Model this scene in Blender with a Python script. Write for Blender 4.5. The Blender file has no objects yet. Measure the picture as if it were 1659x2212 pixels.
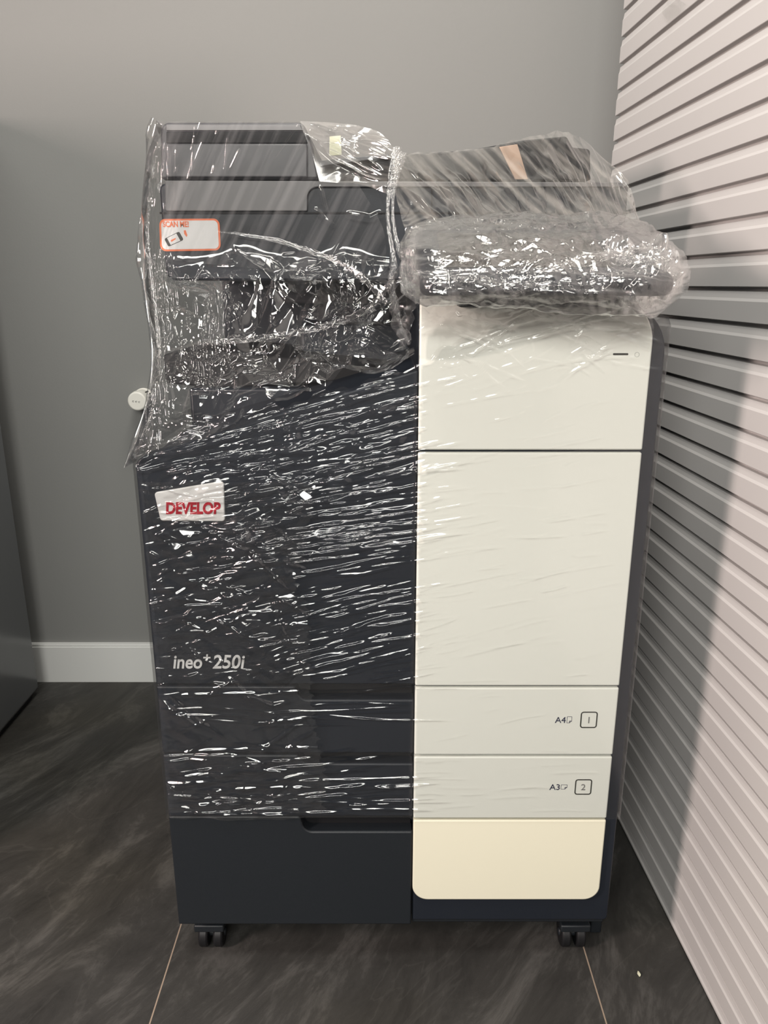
import bpy, bmesh, math, random
import numpy as np
from mathutils import Vector, Matrix
random.seed(7)
C = bpy.context.scene.collection
PI = math.pi

# ------------------------------------------------------------------ camera
CAM_H, FPX, CX, CY = 0.96, 1662.0, 829.5, 1106.0
PITCH = math.radians(16.55)
cp, sp = math.cos(PITCH), math.sin(PITCH)
cam = bpy.data.objects.new('camera', bpy.data.cameras.new('camera'))
C.objects.link(cam)
cam.location = (0, 0, CAM_H)
cam.rotation_euler = (PI/2 - PITCH, 0, 0)
cam.data.sensor_fit = 'VERTICAL'
cam.data.sensor_height = 36.0
cam.data.lens = 36.0*FPX/2212.0
cam.data.clip_start = 0.02
sc = bpy.context.scene
sc.camera = cam

def P(px, py, d):
    """measured point of the photo -> metres, on the upright plane y = d"""
    a = (px-CX)/FPX; b = (CY-py)/FPX
    dy = cp+b*sp
    return (a*d/dy, CAM_H+(-sp+b*cp)*d/dy)
def PZ(py, d): return P(CX, py, d)[1]

# ------------------------------------------------------------------ node helpers
def srgb(r, g, b):
    f = lambda c: (c/255/12.92 if c/255 <= .04045 else ((c/255+.055)/1.055)**2.4)
    return (f(r), f(g), f(b), 1)
def mat(name, col, rough=.5, spec=.5, metal=0, bump=None, vary=None):
    m = bpy.data.materials.new(name); m.use_nodes = True
    nt = m.node_tree; b = nt.nodes['Principled BSDF']
    b.inputs['Base Color'].default_value = col
    b.inputs['Roughness'].default_value = rough
    b.inputs['Specular IOR Level'].default_value = spec
    b.inputs['Metallic'].default_value = metal
    tc = nt.nodes.new('ShaderNodeTexCoord')
    if bump:
        n = nt.nodes.new('ShaderNodeTexNoise'); n.inputs['Scale'].default_value = bump[0]; n.inputs['Detail'].default_value = 2
        bp = nt.nodes.new('ShaderNodeBump'); bp.inputs['Strength'].default_value = bump[1]; bp.inputs['Distance'].default_value = bump[2]
        nt.links.new(tc.outputs['Object'], n.inputs['Vector'])
        nt.links.new(n.outputs['Fac'], bp.inputs['Height']); nt.links.new(bp.outputs['Normal'], b.inputs['Normal'])
    if vary:
        n = nt.nodes.new('ShaderNodeTexNoise'); n.inputs['Scale'].default_value = vary[0]; n.inputs['Detail'].default_value = 4
        mp = nt.nodes.new('ShaderNodeMapRange'); mp.inputs['To Min'].default_value = 1-vary[1]; mp.inputs['To Max'].default_value = 1+vary[1]
        mx = nt.nodes.new('ShaderNodeMix'); mx.data_type = 'RGBA'; mx.blend_type = 'MULTIPLY'; mx.inputs['Factor'].default_value = 1
        mx.inputs['A'].default_value = col
        nt.links.new(tc.outputs['Object'], n.inputs['Vector']); nt.links.new(n.outputs['Fac'], mp.inputs['Value'])
        nt.links.new(mp.outputs['Result'], mx.inputs['B']); nt.links.new(mx.outputs['Result'], b.inputs['Base Color'])
    return m

M = {}
M['wall'] = mat('grey_paint', (.205, .205, .197, 1), .75, .25, bump=(260, .12, .001), vary=(2.5, .03))
M['skirt'] = mat('white_skirting', (.62, .62, .60, 1), .4, .4)
M['dark'] = mat('charcoal_plastic', (.0105, .0135, .0195, 1), .42, .35, bump=(900, .15, .0006))
M['dark2'] = mat('slate_plastic', (.0105, .013, .016, 1), .46, .35, bump=(900, .18, .0006))
M['trim'] = mat('grey_plastic', (.13, .13, .133, 1), .4, .4)
M['adf'] = mat('feeder_plastic', (.06, .06, .065, 1), .38, .4)
M['tray'] = mat('tray_plastic', (.016, .016, .017, 1), .55, .25)
M['black'] = mat('black_recess', (.006, .006, .007, 1), .6, .3)  # near-black for seams and recesses, also for shade painted into gaps
M['white'] = mat('white_plastic', (.715, .735, .675, 1), .42, .3, bump=(700, .1, .0005))
M['cream'] = mat('cream_plastic', (.66, .64, .51, 1), .45, .3, bump=(700, .1, .0005))
M['shutter'] = mat('white_coated_metal', (.53, .512, .50, 1), .3, .45, vary=(3, .04))
M['cab'] = mat('grey_coated_steel', (.15, .155, .16, 1), .22, .5)
M['rubber'] = mat('black_rubber', (.008, .008, .009, 1), .5, .3)
M['badge'] = mat('badge_white', (.75, .75, .74, 1), .35, .4)
M['red'] = mat('red_print', srgb(176, 18, 40), .4, .3)
M['inkwhite'] = mat('white_print', (.72, .73, .73, 1), .4, .3)
M['ink'] = mat('navy_ink', srgb(42, 42, 66), .5, .2)
M['inkgrey'] = mat('grey_ink', srgb(120, 120, 118), .5, .2)
M['inkblack'] = mat('black_ink', srgb(40, 40, 34), .4, .3)
M['orange'] = mat('orange_print', srgb(226, 120, 78), .5, .3)
M['paper'] = mat('sticker_white', (.68, .69, .69, 1), .4, .3)
M['screen'] = mat('panel_glass', (.08, .07, .06, 1), .15, .5)
M['knob'] = mat('ivory_plastic', (.72, .70, .64, 1), .4, .4)
M['tag'] = mat('pale_paper', srgb(205, 205, 180), .7, .2)
M['peach'] = mat('peach_tape', srgb(176, 150, 130), .6, .3)

# floor : dark slate tiles with pale grout
def floor_mat():
    m = bpy.data.materials.new('slate_tiles'); m.use_nodes = True
    nt = m.node_tree; N = nt.nodes; L = nt.links; b = N['Principled BSDF']
    tc = N.new('ShaderNodeTexCoord')
    m0 = N.new('ShaderNodeMapping'); m0.inputs['Rotation'].default_value = (0, 0, math.radians(-62)); L.new(tc.outputs['Object'], m0.inputs['Vector'])
    mp = N.new('ShaderNodeMapping'); mp.inputs['Scale'].default_value = (.9, 2.3, 1); L.new(m0.outputs['Vector'], mp.inputs['Vector'])
    n1 = N.new('ShaderNodeTexNoise'); n1.inputs['Scale'].default_value = 4.2; n1.inputs['Detail'].default_value = 8; n1.inputs['Distortion'].default_value = .5
    n1.inputs['Roughness'].default_value = .72
    L.new(mp.outputs['Vector'], n1.inputs['Vector'])
    cr = N.new('ShaderNodeValToRGB'); e = cr.color_ramp.elements
    e[0].position = .3; e[0].color = (.018, .0172, .016, 1); e[1].position = .74; e[1].color = (.10, .096, .09, 1)
    k = cr.color_ramp.elements.new(.52); k.color = (.036, .0345, .032, 1)
    L.new(n1.outputs['Fac'], cr.inputs['Fac'])
    # thin pale veins
    n2 = N.new('ShaderNodeTexNoise'); n2.inputs['Scale'].default_value = 2.0; n2.inputs['Detail'].default_value = 6; n2.inputs['Distortion'].default_value = 1.0
    L.new(mp.outputs['Vector'], n2.inputs['Vector'])
    s = N.new('ShaderNodeMath'); s.operation = 'SUBTRACT'; s.inputs[1].default_value = .5; L.new(n2.outputs['Fac'], s.inputs[0])
    ab = N.new('ShaderNodeMath'); ab.operation = 'ABSOLUTE'; L.new(s.outputs[0], ab.inputs[0])
    vr = N.new('ShaderNodeMapRange'); vr.inputs['From Min'].default_value = 0; vr.inputs['From Max'].default_value = .007; vr.inputs['To Min'].default_value = .06; vr.inputs['To Max'].default_value = 0
    L.new(ab.outputs[0], vr.inputs['Value'])
    mv = N.new('ShaderNodeMix'); mv.data_type = 'RGBA'; mv.inputs['B'].default_value = (.17, .165, .155, 1)
    L.new(vr.outputs['Result'], mv.inputs['Factor']); L.new(cr.outputs['Color'], mv.inputs['A'])
    # brown-olive patches
    n3 = N.new('ShaderNodeTexNoise'); n3.inputs['Scale'].default_value = 2.3; n3.inputs['Detail'].default_value = 2
    L.new(tc.outputs['Object'], n3.inputs['Vector'])
    r3 = N.new('ShaderNodeMapRange'); r3.inputs['From Min'].default_value = .5; r3.inputs['From Max'].default_value = .75; r3.inputs['To Max'].default_value = .45
    L.new(n3.outputs['Fac'], r3.inputs['Value'])
    mb = N.new('ShaderNodeMix'); mb.data_type = 'RGBA'; mb.blend_type = 'MULTIPLY'; mb.inputs['B'].default_value = (1.05, .92, .62, 1)
    L.new(r3.outputs['Result'], mb.inputs['Factor']); L.new(mv.outputs['Result'], mb.inputs['A'])
    # grout lines along the room every 0.618 m and across every 1.236 m
    sx = N.new('ShaderNodeSeparateXYZ'); L.new(tc.outputs['Object'], sx.inputs[0])
    def lines(out, off, step, w):
        a = N.new('ShaderNodeMath'); a.operation = 'ADD'; a.inputs[1].default_value = off+step*50+step/2; L.new(out, a.inputs[0])
        f = N.new('ShaderNodeMath'); f.operation = 'MODULO'; f.inputs[1].default_value = step; L.new(a.outputs[0], f.inputs[0])
        g = N.new('ShaderNodeMath'); g.operation = 'SUBTRACT'; g.inputs[1].default_value = step/2; L.new(f.outputs[0], g.inputs[0])
        h = N.new('ShaderNodeMath'); h.operation = 'ABSOLUTE'; L.new(g.outputs[0], h.inputs[0])
        c = N.new('ShaderNodeMath'); c.operation = 'LESS_THAN'; c.inputs[1].default_value = w; L.new(h.outputs[0], c.inputs[0])
        return c.outputs[0]
    l1 = lines(sx.outputs['X'], .317, .618, .0010); l2 = lines(sx.outputs['Y'], -.62, 1.236, .0010)
    mxl = N.new('ShaderNodeMath'); mxl.operation = 'MAXIMUM'; L.new(l1, mxl.inputs[0]); L.new(l2, mxl.inputs[1])
    mg = N.new('ShaderNodeMix'); mg.data_type = 'RGBA'; mg.inputs['B'].default_value = (.27, .21, .16, 1)
    L.new(mxl.outputs[0], mg.inputs['Factor']); L.new(mb.outputs['Result'], mg.inputs['A'])
    L.new(mg.outputs['Result'], b.inputs['Base Color'])
    b.inputs['Roughness'].default_value = .5; b.inputs['Specular IOR Level'].default_value = .3
    bp = N.new('ShaderNodeBump'); bp.inputs['Strength'].default_value = .5; bp.inputs['Distance'].default_value = .004
    L.new(n1.outputs['Fac'], bp.inputs['Height']); L.new(bp.outputs['Normal'], b.inputs['Normal'])
    return m
M['floor'] = floor_mat()

# ------------------------------------------------------------------ mesh helpers
def link(name, me, m, parent=None, **props):
    o = bpy.data.objects.new(name, me); C.objects.link(o)
    if m is not None and not me.materials: me.materials.append(m)
    if parent is not None: o.parent = parent
    for k, v in props.items(): o[k] = v
    return o
def empty(name, label=None, cat=None, parent=None):
    o = bpy.data.objects.new(name, None); C.objects.link(o); o.empty_display_size = .05
    if parent is not None: o.parent = parent
    if label: o['label'] = label
    if cat: o['category'] = cat
    return o
def finish(bm, name, m, parent=None, bevel=0, segs=2, smooth=True, **props):
    bmesh.ops.recalc_face_normals(bm, faces=bm.faces)
    me = bpy.data.meshes.new(name); bm.to_mesh(me); bm.free()
    o = link(name, me, m, parent, **props)
    if bevel:
        b = o.modifiers.new('bevel', 'BEVEL'); b.width = bevel; b.segments = segs; b.limit_method = 'ANGLE'; b.angle_limit = math.radians(35)
        b.harden_normals = False
    if smooth:
        for p in me.polygons: p.use_smooth = True
        try: me.set_sharp_from_angle(angle=math.radians(35))
        except Exception: pass
    return o
def add_box(bm, x0, x1, y0, y1, z0, z1):
    vs = [bm.verts.new((x, y, z)) for x in (x0, x1) for y in (y0, y1) for z in (z0, z1)]
    for f in ((0,1,3,2),(4,6,7,5),(0,4,5,1),(2,3,7,6),(0,2,6,4),(1,5,7,3)): bm.faces.new([vs[i] for i in f])
def box(name, m, parent, x0, x1, y0, y1, z0, z1, bevel=.002, **k):
    bm = bmesh.new(); add_box(bm, x0, x1, y0, y1, z0, z1); return finish(bm, name, m, parent, bevel, **k)
def rounded(pts, n=8):
    """pts: (x, z, r) corners -> outline with filleted corners"""
    out = []; L = len(pts)
    for i in range(L):
        p = Vector(pts[i][:2]); r = pts[i][2] if len(pts[i]) > 2 else 0
        if r <= 0: out.append(tuple(p)); continue
        a = (Vector(pts[i-1][:2])-p).normalized(); b = (Vector(pts[(i+1) % L][:2])-p).normalized()
        ang = a.angle(b); t = r/math.tan(ang/2); c = p+(a+b).normalized()*r/math.sin(ang/2)
        s, e = p+a*t-c, p+b*t-c
        sa, ea = math.atan2(s.y, s.x), math.atan2(e.y, e.x); da = (ea-sa+PI) % (2*PI)-PI
        for k in range(n+1):
            q = sa+da*k/n; out.append((c.x+r*math.cos(q), c.y+r*math.sin(q)))
    return out
def add_prism(bm, outline, y0, y1):
    f = [bm.verts.new((x, y0, z)) for x, z in outline]; k = [bm.verts.new((x, y1, z)) for x, z in outline]
    n = len(outline); bm.faces.new(f); bm.faces.new(k[::-1])
    for i in range(n): bm.faces.new((f[i], f[(i+1) % n], k[(i+1) % n], k[i]))
def prism(name, m, parent, outline, y0, y1, bevel=.0015, **k):
    bm = bmesh.new(); add_prism(bm, outline, y0, y1); return finish(bm, name, m, parent, bevel, **k)
def add_cyl(bm, p0, p1, r0, r1=None, n=24):
    r1 = r0 if r1 is None else r1
    p0, p1 = Vector(p0), Vector(p1); ax = (p1-p0).normalized()
    u = ax.orthogonal().normalized(); v = ax.cross(u)
    A = [bm.verts.new(p0+(u*math.cos(2*PI*i/n)+v*math.sin(2*PI*i/n))*r0) for i in range(n)]
    B = [bm.verts.new(p1+(u*math.cos(2*PI*i/n)+v*math.sin(2*PI*i/n))*r1) for i in range(n)]
    bm.faces.new(A[::-1]); bm.faces.new(B)
    for i in range(n): bm.faces.new((A[i], A[(i+1) % n], B[(i+1) % n], B[i]))
def text(name, s, size, x, y, z, m, parent, shear=0, fat=0, width=None, align='LEFT', depth=.0003, space=1.0, spin=0):
    cu = bpy.data.curves.new(name, 'FONT'); cu.body = s; cu.size = size; cu.shear = shear; cu.offset = fat
    cu.extrude = depth; cu.align_x = align; cu.space_character = space; cu.resolution_u = 4
    t = bpy.data.objects.new(name, cu); C.objects.link(t)
    dg = bpy.context.evaluated_depsgraph_get(); dg.update()
    me = bpy.data.meshes.new_from_object(t.evaluated_get(dg)); bpy.data.objects.remove(t)
    if width:
        xs = [v.co.x for v in me.vertices]; w = max(xs)-min(xs)
        for v in me.vertices: v.co.x *= width/w
    me.transform(Matrix.Translation((x, y, z)) @ Matrix.Rotation(spin, 4, 'Y') @ Matrix.Rotation(PI/2, 4, 'X'))
    me.materials.clear()
    return link(name, me, m, parent)

# ------------------------------------------------------------------ the setting
WALL = 1.745
def plane(name, m, co, **p):
    me = bpy.data.meshes.new(name); me.from_pydata(co, [], [tuple(range(len(co)))]); return link(name, me, m, None, **p)
box('floor', M['floor'], None, -2.6, 2.2, -2.2, WALL+.1, -.06, 0, 0, kind='structure')
box('wall_back', M['wall'], None, -2.6, 2.2, WALL, WALL+.1, 0, 2.7, 0, kind='structure')
# skirting board with a small rounded cap
prof = [(0, 0), (.014, 0), (.014, .0955), (.0125, .097), (.0095, .0972), (.0095, .099), (.0115, .0995), (.0105, .1025), (0, .103)]
bm = bmesh.new()
A = [bm.verts.new((-2.6, WALL-a, z)) for a, z in prof]; B = [bm.verts.new((2.2, WALL-a, z)) for a, z in prof]
bm.faces.new(A); bm.faces.new(B[::-1])
for i in range(len(prof)): bm.faces.new((A[i], A[(i+1) % len(prof)], B[(i+1) % len(prof)], B[i]))
finish(bm, 'baseboard_back', M['skirt'], None, 0, smooth=False, kind='structure')

# slatted shutter on the right : one profiled sheet, a hair off square to the back wall
PITCHZ, SEAM0 = .0423, .9545
prof = []
for k in range(-23, 40):
    z = SEAM0+k*PITCHZ
    if z < -.02 or z > 2.45: continue
    prof += [(.009, z-.0034), (.009, z+.0008), (0, z+.0014), (0, z+.0264), (.0013, z+.0300), (.0025, z+PITCHZ-.0042)]
prof = [(a, max(z, .004)) for a, z in prof]
def shx(d): return .454-(d-.799)*.0443
bm = bmesh.new()
y0, y1 = -.55, 1.548
A = [bm.verts.new((shx(y0)+a, y0, z)) for a, z in prof]; B = [bm.verts.new((shx(y1)+a, y1, z)) for a, z in prof]
for i in range(len(prof)-1): bm.faces.new((A[i], A[i+1], B[i+1], B[i]))
bk0 = [bm.verts.new((shx(y0)+.03, y0, z)) for z in (prof[0][1], prof[-1][1])]
bk1 = [bm.verts.new((shx(y1)+.03, y1, z)) for z in (prof[0][1], prof[-1][1])]
bm.faces.new((bk0[0], bk0[1], bk1[1], bk1[0]))
bm.faces.new([*A, bk0[1], bk0[0]]); bm.faces.new([*B[::-1], bk1[0], bk1[1]])
bm.faces.new((A[0], B[0], bk1[0], bk0[0])); bm.faces.new((A[-1], bk0[1], bk1[1], B[-1]))
finish(bm, 'slatted_shutter', M['shutter'], None, .0006, 1, False, label='tall white shutter of horizontal slats standing to the right of the copier', category='shutter')

# grey steel cupboard at the left edge
cabn = empty('steel_cabinet', 'glossy grey steel cabinet by the back wall at the left edge of the photo', 'cabinet')
prism('carcass', M['cab'], cabn, rounded([(-1.3, .012, .004), (-.838, .012, .014), (-.838, 1.29, .004), (-1.3, 1.29, .004)], 3), .95, 1.668, .003)
box('shadow_gap', M['black'], cabn, -1.29, -.85, .97, 1.655, 0, .012, 0)  # black slab under the carcass, painted as the shadow gap at the floor
box('door', M['cab'], cabn, -1.298, -.84, .93, .95,   .035, 1.285, .002)
bm = bmesh.new(); add_cyl(bm, (-.88, .93, .72), (-.88, .905, .72), .012); finish(bm, 'handle', M['trim'], cabn, .002)

# round white knob on the wall
kn = empty('wall_knob', 'round ivory knob sticking out of the grey wall left of the copier', 'knob')
kc = P(312.5, 859, WALL)
bm = bmesh.new(); add_cyl(bm, (kc[0], WALL, kc[1]), (kc[0], WALL-.010, kc[1]), .0225, .0225, 40); finish(bm, 'collar', M['knob'], kn, .0015)
bm = bmesh.new(); add_cyl(bm, (kc[0], WALL-.010, kc[1]), (kc[0], WALL-.038, kc[1]), .0205, .0205, 40); finish(bm, 'neck', M['knob'], kn, .001)
bm = bmesh.new(); add_cyl(bm, (kc[0], WALL-.038, kc[1]), (kc[0], WALL-.058, kc[1]), .0222, .0205, 40); finish(bm, 'cap', M['knob'], kn, .003, 3)
for i in range(3):
    a = math.radians(52-i*19)
    bm = bmesh.new(); add_box(bm, -.0012, .0012, -.011, .011, -.001, .0012)
    bmesh.ops.transform(bm, matrix=Matrix.Translation((kc[0]+math.cos(a)*.0206, WALL-.022, kc[1]+math.sin(a)*.0206)) @ Matrix.Rotation(PI/2-a, 4, 'Y'), verts=bm.verts)
    finish(bm, 'slot', M['inkblack'], kn, 0, label='black slot in the side of the knob')
for i, dx in enumerate((-.0065, 0, .0065)):
    bm = bmesh.new(); 
    for j in range(10):
        a0, a1 = .6+j*.5, .6+(j+1)*.5
        if j < 9: add_cyl(bm, (kc[0]-.001+dx+.0022*math.cos(a0), WALL-.0582, kc[1]-.0005+.0014*math.sin(a0)-.12*dx), (kc[0]-.001+dx+.0022*math.cos(a1), WALL-.0582, kc[1]-.0005+.0014*math.sin(a1)-.12*dx), .00045, None, 6)
    finish(bm, 'mark', M['inkgrey'], kn, 0, label='small grey round mark printed on the cap')
box('bracket', M['trim'], kn, kc[0]-.006, kc[0]+.022, WALL-.008, WALL, kc[1]-.027, kc[1]-.014, .001)

# crumb on the floor
bm = bmesh.new(); bmesh.ops.create_icosphere(bm, subdivisions=2, radius=.0032)
for v in bm.verts: v.co = Vector((v.co.x*.62, v.co.y*1.25, v.co.z*.7))*(1+.18*math.sin(v.co.x*1900+v.co.y*1300))
fd = .8925
def floor_pt(px, py):
    a = (px-CX)/FPX; b = (CY-py)/FPX; t = CAM_H/(sp-b*cp); return (a*t, (cp+b*sp)*t)
fx, fy = floor_pt(1380, 2106)
bmesh.ops.transform(bm, matrix=Matrix.Translation((fx, fy, .0022)), verts=bm.verts)
finish(bm, 'floor_crumb', M['tag'], None, 0, label='tiny pale crumb lying on the dark floor tiles right of the copier', category='crumb')

# ------------------------------------------------------------------ the copier
cop = empty('copier', 'dark office copier with white front panels, standing on casters and wrapped in clear film', 'copier')
FR, FD = .884, .888                       # front of the white panels, front of the dark covers
XL, XR, XA, XB = -.294, .3195, .040, .3025  # body left / right, white column left / right
ZS = {k: PZ(k, FR) for k in (975, 1484, 1633, 1770, 1944, 640)}
ZBOT = PZ(1997, FD)
g = .0016
def zline(px): # sloping upper edge of the front cover, photo x -> photo y
    return 990+(px-296)*(800-990)/(905-296)
top_l = P(294, 992, FD)[1]; top_r = P(905, 800, FD)[1]

# carcass : low front deck, raised rear, tower on the right
zdeck = top_l
prism('carcass', M['dark'], cop, rounded([(XL+.002, ZBOT+.004, .004), (XR, ZBOT+.004, .006), (XR, PZ(655, FD), .055), (XA, PZ(655, FD), .004), (XA, top_r-.01), (XL+.002, top_l-.004, .02)], 10), FD+.030, 1.165, .003)
prism('side_frame', M['dark'], cop, rounded([(XA+.001, ZBOT+.006, .002), (XR, ZBOT+.006, .006), (XR, PZ(655, FD), .055), (XA+.001, PZ(655, FD), .004)], 10), FD+.002, FD+.032, .003)
box('rear_housing', M['dark'], cop, XL, XR-.001, 1.165, 1.57, ZBOT+.03, PZ(838, 1.17), .004)
box('bay_back', M['dark'], cop, XL+.003, XA+.02, 1.44, 1.565, PZ(838, 1.17), .972, .003)
box('bay_ledge', M['adf'], cop, P(600, 640, 1.40)[0], XA+.02, 1.395, 1.44, PZ(655, 1.395), PZ(608, 1.395), .003)
box('bay_step', M['dark'], cop, P(650, 640, 1.34)[0], XA+.02, 1.33, 1.44, PZ(838, 1.17), PZ(700, 1.34), .003)
box('tower', M['dark'], cop, XA, XR-.002, 1.165, 1.56, PZ(838, 1.17), .972, .003)
bm = bmesh.new()  # output tray, tilted, reaching out past the left side
t0 = [(-.335, .845), (-.20, .842), (XA, .815), (XA, .802), (-.2, .824), (-.335, .812)]
t0 = [(-.336, PZ(765, 1.2)), (-.27, PZ(752, 1.2)), (XA, PZ(800, 1.2)), (XA, PZ(812, 1.2)), (-.25, PZ(838, 1.2)), (-.336, PZ(826, 1.2))]
add_prism(bm, t0, 1.19, 1.43); finish(bm, 'output_tray', M['tray'], cop, .003)

# scanner and document feeder, set back on top
SD = 1.10
sL, sR = P(345, 420, SD)[0], P(1357, 420, SD)[0]
scn = prism('scanner_housing', M['dark'], cop, rounded([(sL, PZ(606, SD), .012), (sR, PZ(606, SD), .012), (sR, PZ(396, SD), .008), (sL, PZ(396, SD), .008)], 6), SD, 1.56, .003)
tr = [P(357, 390, SD-.004), P(1352, 394, SD-.004), P(1352, 404, SD-.004), P(688, 404, SD-.004), P(664, 404, SD-.004), P(664, 456, SD-.004), P(357, 456, SD-.004)]
trp = [(tr[0][0], tr[0][1], .003), (*tr[1], .002), (*tr[2], .002), (P(664, 404, SD-.004)[0], tr[4][1], .014), (tr[5][0], tr[5][1], .002), (tr[6][0], tr[6][1], .003)]
prism('trim_panel', M['trim'], scn, rounded(trp, 6), SD-.005, SD+.002, .001, label='light grey trim panel on the scanner front')
prism('seam', M['black'], scn, [P(345, 458, SD-.001), P(1355, 458, SD-.001), P(1355, 462, SD-.001), P(345, 462, SD-.001)], SD-.0015, SD+.001, 0)
prism('seam', M['black'], scn, [P(931, 406, SD-.001), P(934, 406, SD-.001), P(934, 458, SD-.001), P(931, 458, SD-.001)], SD-.0015, SD+.001, 0)
adf = prism('document_feeder', M['adf'], cop, rounded([(*P(346, 386, SD), .003), (*P(688, 386, SD), .004), (*P(676, 318, SD), .02), (*P(655, 263, SD), .012), (*P(344, 263, SD), .012)], 8), SD+.004, 1.50, .004)
prism('top_lip', M['trim'], adf, [P(358, 268, SD), P(648, 270, SD), P(655, 282, SD), P(358, 282, SD)], SD+.001, SD+.006, .001)
prism('groove', M['black'], adf, [P(358, 284, SD), P(655, 284, SD), P(664, 309, SD), P(358, 309, SD)], SD+.002, SD+.006, .001)
prism('face_panel', M['adf'], adf, rounded([(*P(358, 383, SD), .002), (*P(664, 383, SD), .002), (*P(664, 311, SD), .002), (*P(358, 311, SD), .002)], 3), SD-.001, SD+.006, .0015)
TD = 1.19
doc = prism('document_tray', M['tray'], cop, rounded([(*P(688, 389, TD), 0), (*P(690, 352, TD), .003), (*P(870, 334, TD), .05), (*P(1010, 325, TD), .08), (*P(1130, 303, TD), .05), (*P(1224, 294, TD), .006), (*P(1237, 318, TD), .003), (*P(1275, 322, TD), .005), (*P(1276, 389, TD), 0)], 4), TD, 1.46, .002)
prism('tray_rail', M['trim'], doc, [P(692, 362, TD), P(840, 343, TD), P(840, 335, TD), P(692, 350, TD)], TD-.012, TD+.002, .001)
prism('under_shade', M['black'], doc, [P(740, 388, TD), P(905, 388, TD), P(905, 352, TD), P(840, 350, TD), P(745, 364, TD)], TD-.003, TD+.002, .001)  # solid black plate, its colour stands in for shade beneath the sloping tray
prism('paper_flap', M['tag'], doc, [P(710, 334, TD), P(737, 332, TD), P(735, 290, TD), P(711, 292, TD)], TD+.01, TD+.012, 0, label='pale paper flap on the document tray')
prism('tape_strip', M['peach'], doc, [P(1112, 388, TD), P(1140, 388, TD), P(1117, 312, TD), P(1078, 318, TD)], TD-.0025, TD+.002, .0005, label='peach coloured tape strip on the document tray')

# operation panel sticking out in front on the right
pan = empty('control_panel', parent=cop)
bm = bmesh.new()
add_box(bm, .036, .292, 0, .165, -.022, 0)
bmesh.ops.transform(bm, matrix=Matrix.Translation((0, .800, .966)) @ Matrix.Rotation(math.radians(20), 4, 'X'), verts=bm.verts)
finish(bm, 'panel_body', M['dark'], pan, .008, 3)
bm = bmesh.new(); add_box(bm, .060, .235, .028, .140, 0, .0015)
bmesh.ops.transform(bm, matrix=Matrix.Translation((0, .800, .966)) @ Matrix.Rotation(math.radians(20), 4, 'X'), verts=bm.verts)
finish(bm, 'touch_screen', M['screen'], pan, .0006)
box('panel_arm', M['dark'], pan, .08, .26, .86, 1.02, .935, .972, .004)

# white column
def wpanel(name, m, z1, z0, rt=.002, rb=.002, parent=cop):
    return prism(name, m, parent, rounded([(XA, z0, rb), (XB, z0, rb), (XB, z1, rt), (XA, z1, .003)], 10), FR, FR+.012, .0018)
up = wpanel('toner_cover', M['white'], PZ(638, FR), ZS[975]+g, .052)
mid = wpanel('front_panel', M['white'], ZS[975]-g, ZS[1484]+g)
sx_ = [P(1324, 765, FR)[0], P(1357, 765, FR)[0]]; sz = PZ(765, FR)
prism('status_light', M['inkblack'], up, rounded([(sx_[0], sz-.0011, .001), (sx_[1], sz-.0011, .001), (sx_[1], sz+.0011, .001), (sx_[0], sz+.0011, .001)], 4), FR-.0004, FR+.002, 0, label='dark slot of the status light')
bm = bmesh.new(); c = P(1376, 766, FR)
for j in range(12):
    a0, a1 = j*PI/6, (j+1)*PI/6
    add_cyl(bm, (c[0]+.0026*math.cos(a0), FR-.0001, c[1]+.0026*math.sin(a0)), (c[0]+.0026*math.cos(a1), FR-.0001, c[1]+.0026*math.sin(a1)), .00015, None, 5)
finish(bm, 'power_symbol', M['inkgrey'], up, 0)

# dark front cover with sloping top
fc = prism('front_cover', M['dark'], cop, rounded([(XL, ZS[1484]+g, .002), (XA-.0012, ZS[1484]+g, .002), (XA-.0012, top_r, .002), (XL, top_l, .016)], 8), FD, FD+.032, .0025)

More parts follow.
